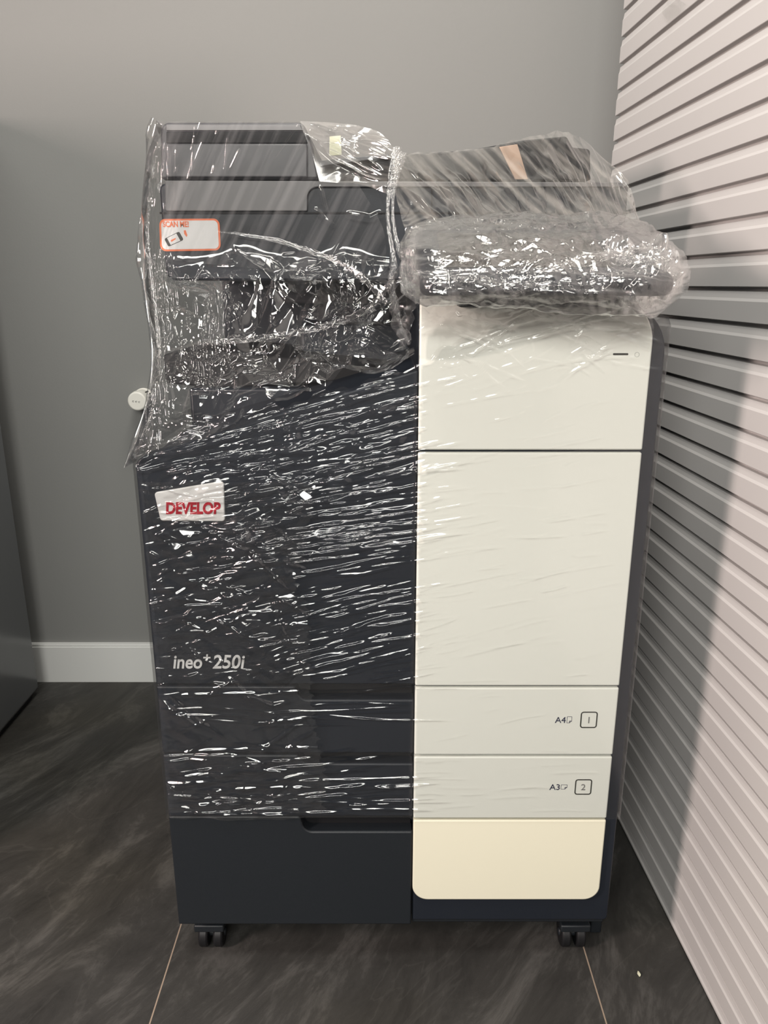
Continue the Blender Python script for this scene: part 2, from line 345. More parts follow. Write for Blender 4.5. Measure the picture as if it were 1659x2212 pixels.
def drawer_front(name, m, ztop, zbot, znotch, parent):
    xn0, xn1 = P(640, 1640, FD)[0], P(672, 1640, FD)[0]
    o = [(XL, zbot, .002), (XA-.0012, zbot, .002), (XA-.0012, znotch, .002), (xn1-.012, znotch, .014), (xn1-.018, ztop, .004), (XL, ztop, .002)]
    return prism(name, m, parent, rounded(o, 6), FD, FD+.020, .002)
def drawer(z1, z0, znotch, size_txt, num, xt, zt, wide):
    d = empty('paper_drawer', parent=cop)
    drawer_front('dark_front', M['dark'], z1-g, z0+g, znotch, d)
    xn = P(640, 1640, FD)[0]
    box('grip_recess', M['black'], d, xn-.01, XA-.003, FD+.0185, FD+.022, znotch-.012, z1-g, .0005)
    w = wpanel('white_front', M['white'], z1-g, z0+g, parent=d)
    text('size_letters', size_txt, .0125, P(xt[0], zt, FR)[0], FR-.0002, PZ(zt, FR)-.0043, M['ink'], w, width=P(xt[1], zt, FR)[0]-P(xt[0], zt, FR)[0])
    # page outline with a folded corner
    bm = bmesh.new(); px0, px1 = P(xt[2], zt, FR)[0], P(xt[3], zt, FR)[0]; h = .0046 if not wide else .0033
    zc = PZ(zt, FR); fw = .0028; t = .0003
    q = [(px0, zc-h), (px1-fw, zc-h), (px1, zc-h+fw), (px1, zc+h), (px0, zc+h)]
    for i in range(5):
        a, b = q[i], q[(i+1) % 5]; add_cyl(bm, (a[0], FR, a[1]), (b[0], FR, b[1]), t, None, 6)
    for a, b in (((px1-fw, zc-h), (px1-fw, zc-h+fw)), ((px1-fw, zc-h+fw), (px1, zc-h+fw))): add_cyl(bm, (a[0], FR, a[1]), (b[0], FR, b[1]), t*1.6, None, 6)
    finish(bm, 'page_symbol', M['ink'], w, 0)
    nx0, nx1 = P(xt[4], zt, FR)[0], P(xt[5], zt, FR)[0]; hh = .0113
    bm = bmesh.new()
    o = rounded([(nx0, zc-hh, .003), (nx1, zc-hh, .003), (nx1, zc+hh, .003), (nx0, zc+hh, .003)], 5)
    for i in range(len(o)):
        a, b = o[i], o[(i+1) % len(o)]; add_cyl(bm, (a[0], FR+.0002, a[1]), (b[0], FR+.0002, b[1]), .0009, None, 8)
    finish(bm, 'number_frame', M['inkblack'], w, 0)
    text('tray_number', num, .0135, (nx0+nx1)/2, FR-.0002, zc-.0048, M['inkgrey'], w, align='CENTER')
    return d
drawer(ZS[1484], ZS[1633], PZ(1512, FD), 'A4', '1', (1199, 1222, 1225, 1235, 1255, 1289), 1555, False)
drawer(ZS[1633], ZS[1770], PZ(1650, FD), 'A3', '2', (1187, 1209, 1212, 1225, 1243, 1277), 1700, True)

# bottom cabinet
base = empty('base_cabinet', parent=cop)
drawer_front('dark_front', M['dark2'], PZ(1764, FD), ZBOT, PZ(1797, FD), base)
box('grip_recess', M['black'], base, P(628, 1780, FD)[0]-.01, XA-.003, FD+.0185, FD+.022, PZ(1815, FD), PZ(1760, FD), .0005)
box('bottom_rail', M['dark2'], base, XA, XR-.004, FR+.008, FR+.020, ZBOT, ZS[1770]-.004, .002)
wpanel('cream_front', M['cream'], ZS[1770]-g, ZS[1944], .002, .022, base)
box('body', M['dark2'], base, XL+.008, XR-.006, FD+.022, 1.55, ZBOT-.004, ZBOT+.02, .002)
# casters
def caster(x, y):
    c = empty('caster', parent=cop)
    bm = bmesh.new()
    for s in (-1, 1): add_cyl(bm, (x+s*.004, y, .021), (x+s*.018, y, .021), .021, .021, 28)
    finish(bm, 'wheel', M['rubber'], c, .003)
    bm = bmesh.new(); add_cyl(bm, (x-.02, y, .021), (x+.02, y, .021), .006, .006, 12)
    add_box(bm, x-.022, x+.022, y-.022, y+.03, .040, .052); add_cyl(bm, (x, y+.012, .050), (x, y+.012, ZBOT+.002), .012, .012, 14)
    finish(bm, 'fork', M['dark2'], c, .002)
for x in (P(458, 2010, .93)[0], P(1236, 2010, .93)[0]):
    for y in (.935, 1.50): caster(x, y)
box('foot', M['dark2'], cop, P(1276, 2000, .95)[0], P(1300, 2000, .95)[0], .95, .975, .002, ZBOT, .002)

# badge, lettering, sticker
bq = [(*P(334, 1063, FD), .004), (*P(484, 1038, FD), .004), (*P(487, 1125, FD), .004), (*P(348, 1124, FD), .004)]
bd = prism('badge', M['badge'], cop, rounded(bq, 6), FD-.003, FD+.001, .0012, label='white badge with red letters')
x0, z0 = P(358, 1110, FD-.003); x1 = P(477, 1110, FD-.003)[0]
text('badge_letters', 'DEVELOP', .0195, x0, FD-.0033, z0+.0005, M['red'], bd, shear=.12, fat=.0008, width=x1-x0)
ml = empty('model_lettering', parent=cop)
x0, z0 = P(373, 1443, FD); x1 = P(436, 1443, FD)[0]
text('letters', 'ineo', .0265, x0, FD-.0003, z0, M['inkwhite'], ml, shear=.2, fat=.00048, width=x1-x0)
x0, z0 = P(437, 1427, FD); text('plus_sign', '+', .018, x0, FD-.0003, z0-.002, M['inkwhite'], ml, shear=.15, fat=.0003)
x0, z0 = P(459, 1443, FD); x1 = P(530, 1443, FD)[0]
text('letters', '250i', .0265, x0, FD-.0003, z0, M['inkwhite'], ml, shear=.2, fat=.00048, width=x1-x0)
S0 = SD-.0012
st = prism('sticker', M['orange'], cop, rounded([(*P(346, 543, S0), .008), (*P(477, 541, S0), .008), (*P(474, 472, S0), .008), (*P(344, 473, S0), .008)], 6), S0, SD+.001, 0, label='white sticker with an orange border')
prism('sticker_face', M['paper'], st, rounded([(*P(350, 539, S0), .006), (*P(473, 537, S0), .006), (*P(470, 476, S0), .006), (*P(348, 477, S0), .006)], 6), S0-.0003, S0+.0003, 0)
x0, z0 = P(352, 490, S0); text('sticker_letters', 'SCAN ME!', .0098, x0, S0-.0005, z0, M['orange'], st, fat=.0003, width=P(408, 490, S0)[0]-x0)
ph = [P(355, 516, S0), P(387, 500, S0), P(397, 518, S0), P(364, 533, S0)]
prism('phone_picture', M['inkblack'], st, rounded([(*q, .002) for q in ph], 3), S0-.0005, S0, 0)
qi = lambda a, b: tuple((1-b)*((1-a)*ph[0][k]+a*ph[1][k])+b*((1-a)*ph[3][k]+a*ph[2][k]) for k in (0, 1))
prism('phone_screen', M['paper'], st, [qi(.17, .06), qi(.8, .06), qi(.8, .94), qi(.17, .94)], S0-.0006, S0, 0)
prism('phone_mark', M['orange'], st, [qi(.3, .45), qi(.62, .45), qi(.62, .58), qi(.3, .66)], S0-.0007, S0, 0)
prism('wave_mark', M['orange'], st, [P(397, 498, S0), P(401, 497, S0), P(405, 508, S0), P(403, 512, S0), P(398, 505, S0)], S0-.0005, S0, 0)
# ------------------------------------------------------------------ clear stretch film
rng = np.random.default_rng(11)
def film_mat(name, haze, gloss=2.6, rough=.13, bump=(0, 0), graze=2.4, cap=.5, tint=(.993, .99, .985), hcol=(.82, .82, .82), streak=None):
    m = bpy.data.materials.new(name); m.use_nodes = True
    nt = m.node_tree; N = nt.nodes; L = nt.links; N.remove(N['Principled BSDF']); out = N['Material Output']
    tc = N.new('ShaderNodeTexCoord')
    nrm = None
    if bump[1]:
        n = N.new('ShaderNodeTexNoise'); n.inputs['Scale'].default_value = bump[0]; n.inputs['Detail'].default_value = 3; n.inputs['Distortion'].default_value = .6
        L.new(tc.outputs['Object'], n.inputs['Vector'])
        b = N.new('ShaderNodeBump'); b.inputs['Strength'].default_value = 1; b.inputs['Distance'].default_value = bump[1]
        L.new(n.outputs['Fac'], b.inputs['Height']); nrm = b.outputs['Normal']
    fr = N.new('ShaderNodeFresnel'); fr.inputs['IOR'].default_value = 1.45
    ml = N.new('ShaderNodeMath'); ml.operation = 'MULTIPLY'; ml.inputs[1].default_value = gloss; ml.use_clamp = True
    mn = N.new('ShaderNodeMath'); mn.operation = 'MINIMUM'; mn.inputs[1].default_value = cap
    L.new(fr.outputs[0], ml.inputs[0]); L.new(ml.outputs[0], mn.inputs[0])
    gl = N.new('ShaderNodeBsdfGlossy'); gl.inputs['Roughness'].default_value = rough; gl.inputs['Color'].default_value = (1, 1, 1, 1)
    tr = N.new('ShaderNodeBsdfTransparent'); tr.inputs['Color'].default_value = (*tint, 1)
    df = N.new('ShaderNodeBsdfDiffuse'); df.inputs['Color'].default_value = (*hcol, 1)
    tl = N.new('ShaderNodeBsdfTranslucent'); tl.inputs['Color'].default_value = (*hcol, 1)
    if nrm:
        for k in (fr, gl, df): L.new(nrm, k.inputs['Normal'])
    dm = N.new('ShaderNodeMixShader'); dm.inputs[0].default_value = .3; L.new(df.outputs[0], dm.inputs[1]); L.new(tl.outputs[0], dm.inputs[2])
    lw = N.new('ShaderNodeLayerWeight'); lw.inputs['Blend'].default_value = .35
    hz = N.new('ShaderNodeMath'); hz.operation = 'MULTIPLY_ADD'; hz.use_clamp = True; hz.inputs[1].default_value = haze*graze; hz.inputs[2].default_value = haze
    L.new(lw.outputs['Facing'], hz.inputs[0])
    hf = hz.outputs[0]
    if streak:   # thicker strands within the stretched film
        m0 = N.new('ShaderNodeMapping'); m0.inputs['Rotation'].default_value = (0, streak[0], 0); L.new(tc.outputs['Object'], m0.inputs['Vector'])
        mp = N.new('ShaderNodeMapping'); mp.inputs['Scale'].default_value = streak[1]; L.new(m0.outputs['Vector'], mp.inputs['Vector'])
        n = N.new('ShaderNodeTexNoise'); n.inputs['Scale'].default_value = 1; n.inputs['Detail'].default_value = 3
        L.new(mp.outputs['Vector'], n.inputs['Vector'])
        r = N.new('ShaderNodeMapRange'); r.inputs['From Min'].default_value = .42; r.inputs['From Max'].default_value = .75; r.inputs['To Min'].default_value = .2; r.inputs['To Max'].default_value = streak[2]
        L.new(n.outputs['Fac'], r.inputs['Value'])
        mm = N.new('ShaderNodeMath'); mm.operation = 'MULTIPLY'; mm.use_clamp = True; L.new(hf, mm.inputs[0]); L.new(r.outputs['Result'], mm.inputs[1]); hf = mm.outputs[0]
    m1 = N.new('ShaderNodeMixShader'); L.new(hf, m1.inputs[0]); L.new(tr.outputs[0], m1.inputs[1]); L.new(dm.outputs[0], m1.inputs[2])
    m2 = N.new('ShaderNodeMixShader'); L.new(mn.outputs[0], m2.inputs[0]); L.new(m1.outputs[0], m2.inputs[1]); L.new(gl.outputs[0], m2.inputs[2])
    L.new(m2.outputs[0], out.inputs['Surface'])
    return m
RY = lambda deg: math.radians(deg)
F1 = film_mat('film_front', .004, 1.6, .12, hcol=(.80, .82, .86))
F2 = film_mat('film_upper', .006, 1.8, .085, graze=1.5, hcol=(.84, .83, .84))
F3 = film_mat('film_fan', .046, 2.0, .14, streak=(RY(35), (80, 3, 4), 3.4), hcol=(.86, .80, .72))
F4 = film_mat('film_crumpled', .016, 2.2, .11, bump=(240, .0004), hcol=(.88, .85, .84))
F5 = film_mat('film_rope', .013, 1.4, .09, cap=.18, bump=(260, .0004), hcol=(.88, .86, .85))
F7 = film_mat('film_gathered', .02, .8, .16, cap=.06, bump=(260, .0008), hcol=(.88, .86, .85))
F8 = film_mat('film_loose', .006, 2.0, .10, graze=6, hcol=(.88, .86, .85))
F6 = film_mat('film_second_layer', .004, 1.8, .10, hcol=(.80, .82, .86))

film = empty('stretch_film', 'clear crinkled stretch film wrapped around the copier from its feeder down to its drawers', 'packaging film')

def world(px, py, d):
    x, z = P(px, py, d); return (x, d, z)
def project(V):
    x, y, z = V[..., 0], V[..., 1], V[..., 2]-CAM_H
    f = y*cp-z*sp; u = y*sp+z*cp
    return CX+FPX*x/f, CY-FPX*u/f
def cubic(A, n, axis):
    A = np.moveaxis(A, axis, 0); K = len(A)
    t = np.linspace(0, K-1, n); i = np.clip(t.astype(int), 0, K-2); f = (t-i).reshape(-1, *([1]*(A.ndim-1)))
    p0, p1, p2, p3 = A[np.maximum(i-1, 0)], A[i], A[i+1], A[np.minimum(i+2, K-1)]
    r = p1+.5*f*((p2-p0)+f*((2*p0-5*p1+4*p2-p3)+f*(3*(p1-p2)+p3-p0)))
    return np.moveaxis(r, 0, axis)
def vnoise(X, Y, seed):
    r = np.random.default_rng(seed).random((64, 64)).astype(np.float32)
    xi, yi = np.floor(X).astype(int), np.floor(Y).astype(int); fx, fy = X-xi, Y-yi
    fx = fx*fx*(3-2*fx); fy = fy*fy*(3-2*fy)
    g = lambda a, b: r[(xi+a) % 64, (yi+b) % 64]
    return (g(0, 0)*(1-fx)+g(1, 0)*fx)*(1-fy)+(g(0, 1)*(1-fx)+g(1, 1)*fx)*fy
def folds(X, Y, period, slope, seed, n=4, ang=None, spread=PI):
    """crumple made of warped sharp folds; X, Y in photo px, result in metres"""
    q = np.random.default_rng(seed); H = 0; mpp = .00056
    W = (vnoise(X/period*.35, Y/period*.35, seed)-.5)*2.2
    W2 = (vnoise(X/period*.35+9, Y/period*.35+3, seed+1)-.5)*2.2
    for k in range(n):
        a = q.uniform(0, PI) if ang is None else ang+q.uniform(-spread, spread)
        p = period*q.uniform(.6, 1.7)
        c = (X*math.cos(a)+Y*math.sin(a))/p+W*math.cos(a*3+k)+W2*math.sin(a*2+k)+q.random()*9
        tri = np.abs(2*(c-np.floor(c))-1)
        gate = np.clip((vnoise(X/period*.5+k*5, Y/period*.5, seed+7+k)-.35)*3, 0, 1)
        H = H+tri*gate*p*mpp*slope*.5
    return H
def streak(H, X, Y, pts, w, a, sharp=1.0):
    """a ridge along a photo polyline, tapering out at both ends; w in px, a in metres"""
    pts = np.array(pts, float); lo = pts.min(0)-3*w; hi = pts.max(0)+3*w
    I = np.nonzero((X > lo[0]) & (X < hi[0]) & (Y > lo[1]) & (Y < hi[1]))
    if not len(I[0]): return
    x, y = X[I], Y[I]; best = np.full(x.shape, 1e9); al = np.zeros(x.shape)
    seg = np.hypot(*(pts[1:]-pts[:-1]).T); tot = seg.sum(); acc = 0
    for i in range(len(seg)):
        d = (pts[i+1]-pts[i])/max(seg[i], 1e-6); rx, ry = x-pts[i][0], y-pts[i][1]
        t = np.clip(rx*d[0]+ry*d[1], 0, seg[i]); dd = np.hypot(rx-t*d[0], ry-t*d[1]); b = dd < best
        best[b] = dd[b]; al[b] = (acc+t[b])/tot; acc += seg[i]
    env = np.clip(np.minimum(al, 1-al)*5, 0, 1); env = env*env*(3-2*env)
    env *= .75+.6*vnoise(al*tot/30+pts[0][0], al*0+pts[0][1]*.37, 3)
    H[I] += a*env*np.exp(-(best/w)**2*sharp)
def gridmesh(name, V, m, keep=None, **k):
    nv, nu = V.shape[:2]
    idx = np.arange(nv*nu).reshape(nv, nu)
    q = np.stack([idx[:-1, :-1], idx[1:, :-1], idx[1:, 1:], idx[:-1, 1:]], -1)
    q = q.reshape(-1, 4) if keep is None else q[keep[:-1, :-1] & keep[1:, :-1] & keep[1:, 1:] & keep[:-1, 1:]]
    used = np.unique(q); rm = np.full(nv*nu, -1); rm[used] = np.arange(len(used)); q = rm[q]; co = V.reshape(-1, 3)[used]
    me = bpy.data.meshes.new(name)
    me.vertices.add(len(co)); me.vertices.foreach_set('co', co.astype(np.float32).ravel())
    me.loops.add(q.size); me.loops.foreach_set('vertex_index', q.ravel().astype(np.int32))
    me.polygons.add(len(q)); me.polygons.foreach_set('loop_start', np.arange(0, q.size, 4, dtype=np.int32))
    me.polygons.foreach_set('use_smooth', np.ones(len(q), bool))
    me.update(calc_edges=True)
    return link(name, me, m, film, **k)
def normals(V):
    du = np.gradient(V, axis=1); dv = np.gradient(V, axis=0)
    n = np.cross(du, dv); n /= np.linalg.norm(n, axis=-1, keepdims=True)+1e-12
    c = np.array([0, 0, CAM_H])-V
    return n*np.sign((n*c).sum(-1, keepdims=True)+1e-9)
def sheet(name, ctrl, nu, nv, hf, m, keep=None, **k):
    A = np.array([[world(*c) for c in r] for r in ctrl]); V = cubic(cubic(A, nv, 0), nu, 1)
    X, Y = project(V); H = np.zeros(X.shape); H = hf(H, X, Y); V = V+normals(V)*H[..., None]
    return gridmesh(name, V, m, None if keep is None else keep(X, Y), **k)
def soft(v, a, b): 
    t = np.clip((v-a)/(b-a), 0, 1); return t*t*(3-2*t)
U = rng.uniform

# --- A : the wrap round the lower body, tight against front and both sides
W = XR-XL+.003; yf = FR-.0035
z_lo = PZ(1762, FD)
cols = np.concatenate([np.linspace(-.45, -.012, 24), np.linspace(-.010, W+.010, 330), np.linspace(W+.012, W+.45, 24)])
rows = np.linspace(0, 1, 640)
r = .004
def around(s):
    x = np.clip(s, 0, W)+XL-.0015; y = np.full_like(s, yf); nx = np.zeros_like(s); ny = -np.ones_like(s)
    L_ = s < r; R_ = s > W-r
    for mask, sg, off in ((L_, -1, s), (R_, 1, W-s)):
        a = np.clip((r-off)/r, 0, PI/2); ex = np.clip(r-off-r*PI/2, 0, None)
        cx = XL-.0015+r if sg < 0 else XL-.0015+W-r
        x = np.where(mask, cx+sg*r*np.sin(a), x); y = np.where(mask, yf+r-r*np.cos(a)+ex, y)
        nx = np.where(mask, sg*np.sin(a), nx); ny = np.where(mask, -np.cos(a), ny)
    return x, y, nx, ny
x, y, nx, ny = around(cols)
pxs = np.array([800, 868, 905, 1420]);
ztop = np.interp(x, [XL, XA-.03, XA, .12, .3, .33], [PZ(962, FD), PZ(806, FD), PZ(780, FD), PZ(700, FD), PZ(668, FD), PZ(700, FD)])
ztop += .004*np.sin(cols*90)+.003*np.sin(cols*230+1)
Z = z_lo+(ztop[None]-z_lo)*(1-rows[:, None])
# on the dark side the film clings to the cover, on the white side to the panels
V = np.stack([np.broadcast_to(x, Z.shape), np.broadcast_to(y, Z.shape), Z], -1).copy()
V[..., 1] = np.where((V[..., 0] < XA-.004) & (ny[None] < -.9), FD-.0036, V[..., 1])
X, Y = project(V); H = np.zeros(X.shape)
def fan(x, y):  # pull direction of the film, degrees, rising to the right
    return np.interp(y, [780, 960, 1080, 1180, 1300, 1440, 1480, 1560, 1640, 1760], [17, 13, 8, 7, 13, 13, 3, -2, 7, -2])
def many(n, xr, yr, ln, wd, am, jit=4, ang=fan, dens=None):
    for _ in range(n):
        cx, cy = U(*xr), U(*yr); l = math.exp(U(math.log(ln[0]), math.log(ln[1])))
        a = -math.radians(ang(cx, cy)+rng.normal(0, jit)); bend = rng.normal(0, .02)*l
        dx, dy = l/2*math.cos(a), l/2*math.sin(a)
        p = [(cx-dx, cy-dy), (cx+bend*math.sin(a), cy+bend*math.cos(a)), (cx+dx, cy+dy)]
        streak(H, X, Y, p, math.exp(U(math.log(wd[0]), math.log(wd[1]))), U(*am))
edge = lambda x: 985-(x-296)*.312
many(110, (520, 900), (830, 1240), (120, 420), (1.2, 2.2), (.0004, .0012), 2)
many(60, (340, 900), (1240, 1470), (120, 360), (1.2, 2.0), (.0003, .0009), 4)
many(150, (300, 890), (800, 1010), (60, 330), (1.6, 4.5), (.0006, .0024), 3)
many(90, (420, 900), (1000, 1240), (70, 320), (1.6, 4.5), (.0005, .0022), 3)
many(70, (660, 900), (1010, 1200), (80, 260), (1.6, 4), (.0006, .002), 2)
many(75, (640, 900), (1260, 1470), (80, 300), (1.5, 3.2), (.0004, .0015), 3)
many(60, (310, 660), (1000, 1300), (25, 140), (1.8, 4), (.0006, .0022), 22)
many(45, (330, 660), (1300, 1480), (25, 150), (1.6, 3.2), (.0004, .0016), 25)
many(16, (340, 890), (1478, 1560), (150, 420), (1.6, 3), (.0004, .0014), 1.5)
many(45, (360, 800), (1620, 1758), (60, 380), (1.8, 4.5), (.0006, .0022), 4)
many(16, (700, 890), (1690, 1755), (100, 260), (2, 4), (.0006, .0018), 1)
many(95, (905, 1300), (700, 1480), (50, 300), (1.4, 3), (.0002, .0008), 4)
many(26, (905, 1250), (1490, 1760), (50, 200), (1.5, 3), (.0002, .0006), 3, lambda a, b: 3 if b > 1600 else 9)
many(60, (905, 1390), (640, 800), (50, 260), (1.5, 3), (.0003, .0012), 18, lambda a, b: 20 if rng.random() < .6 else -20)
for p, wd_, am in (
    ([(350, 1075), (440, 1140), (540, 1185), (600, 1250), (640, 1290)], 4, .0028), ([(600, 1250), (560, 1290), (520, 1310)], 3, .0016),
    ([(590, 1280), (610, 1360), (650, 1420), (672, 1470)], 3, .0016), ([(318, 1262), (400, 1200), (470, 1150)], 3, .0014),
    ([(330, 1350), (400, 1330), (450, 1280)], 3, .0018), ([(500, 1300), (560, 1270), (590, 1240)], 3, .002),
    ([(470, 1000), (560, 1010), (640, 1060), (700, 1080)], 4, .0016), ([(340, 1500), (420, 1560), (480, 1590)], 3.5, .0018),
    ([(480, 1450), (540, 1500), (590, 1520), (640, 1512)], 5, .0026), ([(400, 1390), (430, 1420), (470, 1440)], 4, .0022),
    ([(370, 1395), (385, 1420), (400, 1395)], 5, .003), ([(620, 1460), (650, 1500), (690, 1500)], 3, .0016)):
    streak(H, X, Y, p, wd_, am)
H += folds(X, Y, 70, .22, 5, 3)*soft(X, 720, 560)*soft(Y, 980, 1080)
H += folds(X, Y, 26, .30, 8, 3, PI/2-.25, .3)*soft(Y, 1160, 960)*soft(Y, 780, 840)*soft(X, 905, 760)*.7
side = (cols < .004) | (cols > W-.004)
H *= np.where(side, .08, 1)[None]*np.where(X > 905, .75, 1)
N_ = np.stack([nx, ny, np.zeros_like(nx)], -1)[None]
V = V+N_*np.maximum(H, 0)[..., None]
gridmesh('film_sheet', V, F1, label='tight streaky film over the front covers')

# --- B : loose second layer on the left with a ragged right edge
def hB(H, X, Y):
    H += folds(X, Y, 48, .20, 21, 4)*.8*(1-.8*np.exp(-((X-412)/95)**4-((Y-1082)/60)**4))+.0012
    for _ in range(70):
        cx, cy = U(320, 690), U(1080, 1755); l = U(30, 150); a = -math.radians(rng.normal(8, 22))
        streak(H, X, Y, [(cx-l/2*math.cos(a), cy-l/2*math.sin(a)), (cx+l/2*math.cos(a), cy+l/2*math.sin(a))], U(1.5, 3.4), U(.0005, .002))
    for y_ in (1500, 1620, 1668, 1690, 1705, 1722, 1738, 1750): streak(H, X, Y, [(350, y_+rng.normal(0, 4)), (520, y_-4), (690, y_-9)], U(2, 4), U(.001, .002))
    for p in ([(560, 1620), (620, 1580), (680, 1530)], [(580, 1650), (640, 1600), (690, 1570)], [(350, 1480), (440, 1560), (500, 1600)]): streak(H, X, Y, p, 3.5, .002)
    return H
eB = lambda Y: np.interp(Y, [980, 1150, 1280, 1300, 1500, 1600, 1650, 1690, 1720], [690, 668, 640, 668, 674, 688, 700, 712, 700])+4*np.sin(Y*.21)+3*np.sin(Y*.47)
dB = FD-.0085
sheet('film_sheet', [[(a, b, dB) for a in (305+(b-1040)*.085, 420, 560, 730)] for b in (1040, 1280, 1520, 1752)], 240, 420, hB, F6,
      lambda X, Y: (X < eB(Y)), label='loose second layer of film with a ragged edge')

# --- C : upper left sheet, hanging from the feeder over the open bay to the front cover
rowsC = [  # (py, left x, left depth, right x, right depth)
    (266, 344, 1.070, 690, 1.070), (330, 330, 1.0765, 770, 1.0765), (460, 318, 1.0872, 832, 1.0872), (566, 318, 1.0965, 842, 1.0935),
    (655, 330, 1.052, 850, 1.035), (760, 343, .995, 880, .96), (860, 333, .95, 900, .91), (996, 292, .8825, 903, .8825)]
def rC(i):
    py, lx, ld, rx, rd = rowsC[i]; out = []
    for k in range(6):
        f = k/5; xx = lx+(rx-lx)*f; yy = py
        if i >= 6: yy = py-(xx-296)*(.312 if i == 7 else .12)*(1 if i == 7 else 1)
        if i == 3: yy += (0, 38, -22, 30, -14, 22)[k]
        if i == 4: yy += (0, -14, 18, -18, 16, 0)[k]
        if i == 0: yy = 264+max(0, xx-655)*.5
        out.append((xx, yy, ld+(rd-ld)*f))
    return out
def hC(H, X, Y):
    up = soft(Y, 480, 430); lo = soft(Y, 530, 600)
    # long taut strands over the feeder, leaning
    for _ in range(34):
        x1 = U(360, 830); y1 = U(300, 470); l = U(50, 190); a = math.radians(U(52, 74)) if rng.random() < .65 else math.radians(U(84, 93))
        streak(H, X, Y, [(x1, y1), (x1+l*math.cos(a), y1-l*math.sin(a))], U(1.6, 4), U(.0003, .0010))
    # vertical strands near the left edge
    for _ in range(110):
        x1 = 316+abs(rng.normal(0, 24)); y1 = U(270, 860); l = U(30, 180)
        streak(H, X, Y, [(x1, y1), (x1+rng.normal(0, 4), y1+l)], U(1.6, 3.4), U(.0008, .0028))
    for _ in range(130):
        x1 = U(340, 500); y1 = U(590, 830); l = U(10, 60)
        streak(H, X, Y, [(x1, y1), (x1+rng.normal(0, 5), y1+l)], U(1.8, 3.6), U(.001, .0028))
    for _ in range(150):   # short crinkles over the bay
        x1 = U(360, 830); y1 = U(540, 830); l = U(8, 60); a = U(0, PI)
        streak(H, X, Y, [(x1, y1), (x1+l/2*math.cos(a)+rng.normal(0, 3), y1+l/2*math.sin(a)), (x1+l*math.cos(a), y1+l*math.sin(a))], U(1.3, 2.6), U(.0006, .0022))
    for _ in range(90):
        x1 = U(340, 890); y1 = U(800, 985)-(x1-296)*.2; l = U(20, 130); a = -math.radians(rng.normal(18, 14))
        streak(H, X, Y, [(x1, y1), (x1+l*math.cos(a), y1+l*math.sin(a))], U(1.6, 3.6), U(.0008, .0026))
    for p, w_, a_ in (([(480, 505), (530, 560), (560, 590), (620, 650), (680, 705), (720, 760), (800, 790)], 4, .0022), ([(480, 505), (600, 520), (700, 560), (760, 590)], 4, .002),
        ([(640, 600), (700, 612), (770, 640)], 4, .0026), ([(670, 590), (650, 620), (668, 640)], 4, .003), ([(700, 620), (720, 625), (705, 645)], 5, .003),
        ([(765, 460), (755, 490), (712, 560)], 4, .0014), ([(742, 460), (800, 470), (830, 455)], 5, .003), ([(690, 395), (700, 440), (715, 490)], 3.5, .002), ([(678, 447), (700, 470), (722, 490)], 4, .0024),
        ([(660, 725), (720, 760), (800, 775), (890, 785)], 3.5, .0022), ([(480, 750), (500, 800), (530, 860)], 4, .003), ([(455, 620), (470, 680), (480, 740)], 4, .003),
        ([(415, 850), (470, 800), (520, 740)], 3, .0016), ([(364, 300), (365, 470), (366, 560)], 3, .0026)):
        streak(H, X, Y, p, w_, a_)
    H += folds(X, Y, 60, .26, 31, 4)*lo+folds(X, Y, 30, .5, 35, 3)*soft(X, 470, 380)*lo*.4+folds(X, Y, 90, .34, 36, 3)*soft(Y, 545, 620)*soft(X, 450, 560)+folds(X, Y, 30, .5, 37, 3, 0, .25)*soft(X, 372, 330)*.5
    return H*(1-.9*np.exp(-((X-412)/85)**4-((Y-506)/48)**4))
sheet('film_sheet', [rC(i) for i in range(8)], 400, 560, hC, F2, label='film sheet bridging from the feeder over the open tray bay')
# second, streaky layer over the feeder and scanner
F9 = film_mat('film_streaky', .022, 1.2, .12, graze=1.0, streak=(RY(-30), (110, 3, 4), 4.5), hcol=(.85, .84, .85))
sheet('film_sheet', [[(348, 262, 1.064), (500, 262, 1.064), (652, 264, 1.064), (700, 290, 1.064)], [(350, 380, 1.075), (500, 380, 1.075), (660, 384, 1.075), (770, 392, 1.075)],
                     [(352, 500, 1.084), (500, 505, 1.084), (660, 500, 1.084), (826, 490, 1.084)], [(356, 560, 1.088), (500, 575, 1.088), (660, 585, 1.088), (835, 560, 1.088)]],
      160, 130, lambda H, X, Y: H*0, F9, label='second layer of film strands over the feeder')
# side of the same wrap, running back along the left of the machine
sheet('film_sheet', [[(rowsC[i][1], rowsC[i][0], rowsC[i][2]), (rowsC[i][1]+2+(i in (1, 2))*2, rowsC[i][0]+(0 if i < 7 else -6), rowsC[i][2]+.02), (P_x, P_y, 1.5)] for i in range(8)
      for P_x, P_y in [(CX+FPX*(XL-.006)/(1.5*cp-(P(0, rowsC[i][0], rowsC[i][2])[1]-CAM_H)*sp), CY-FPX*(1.5*sp+(P(0, rowsC[i][0], rowsC[i][2])[1]-CAM_H)*cp)/(1.5*cp-(P(0, rowsC[i][0], rowsC[i][2])[1]-CAM_H)*sp))]],
      60, 220, lambda H, X, Y: folds(X, Y, 70, .15, 41, 3), F2)

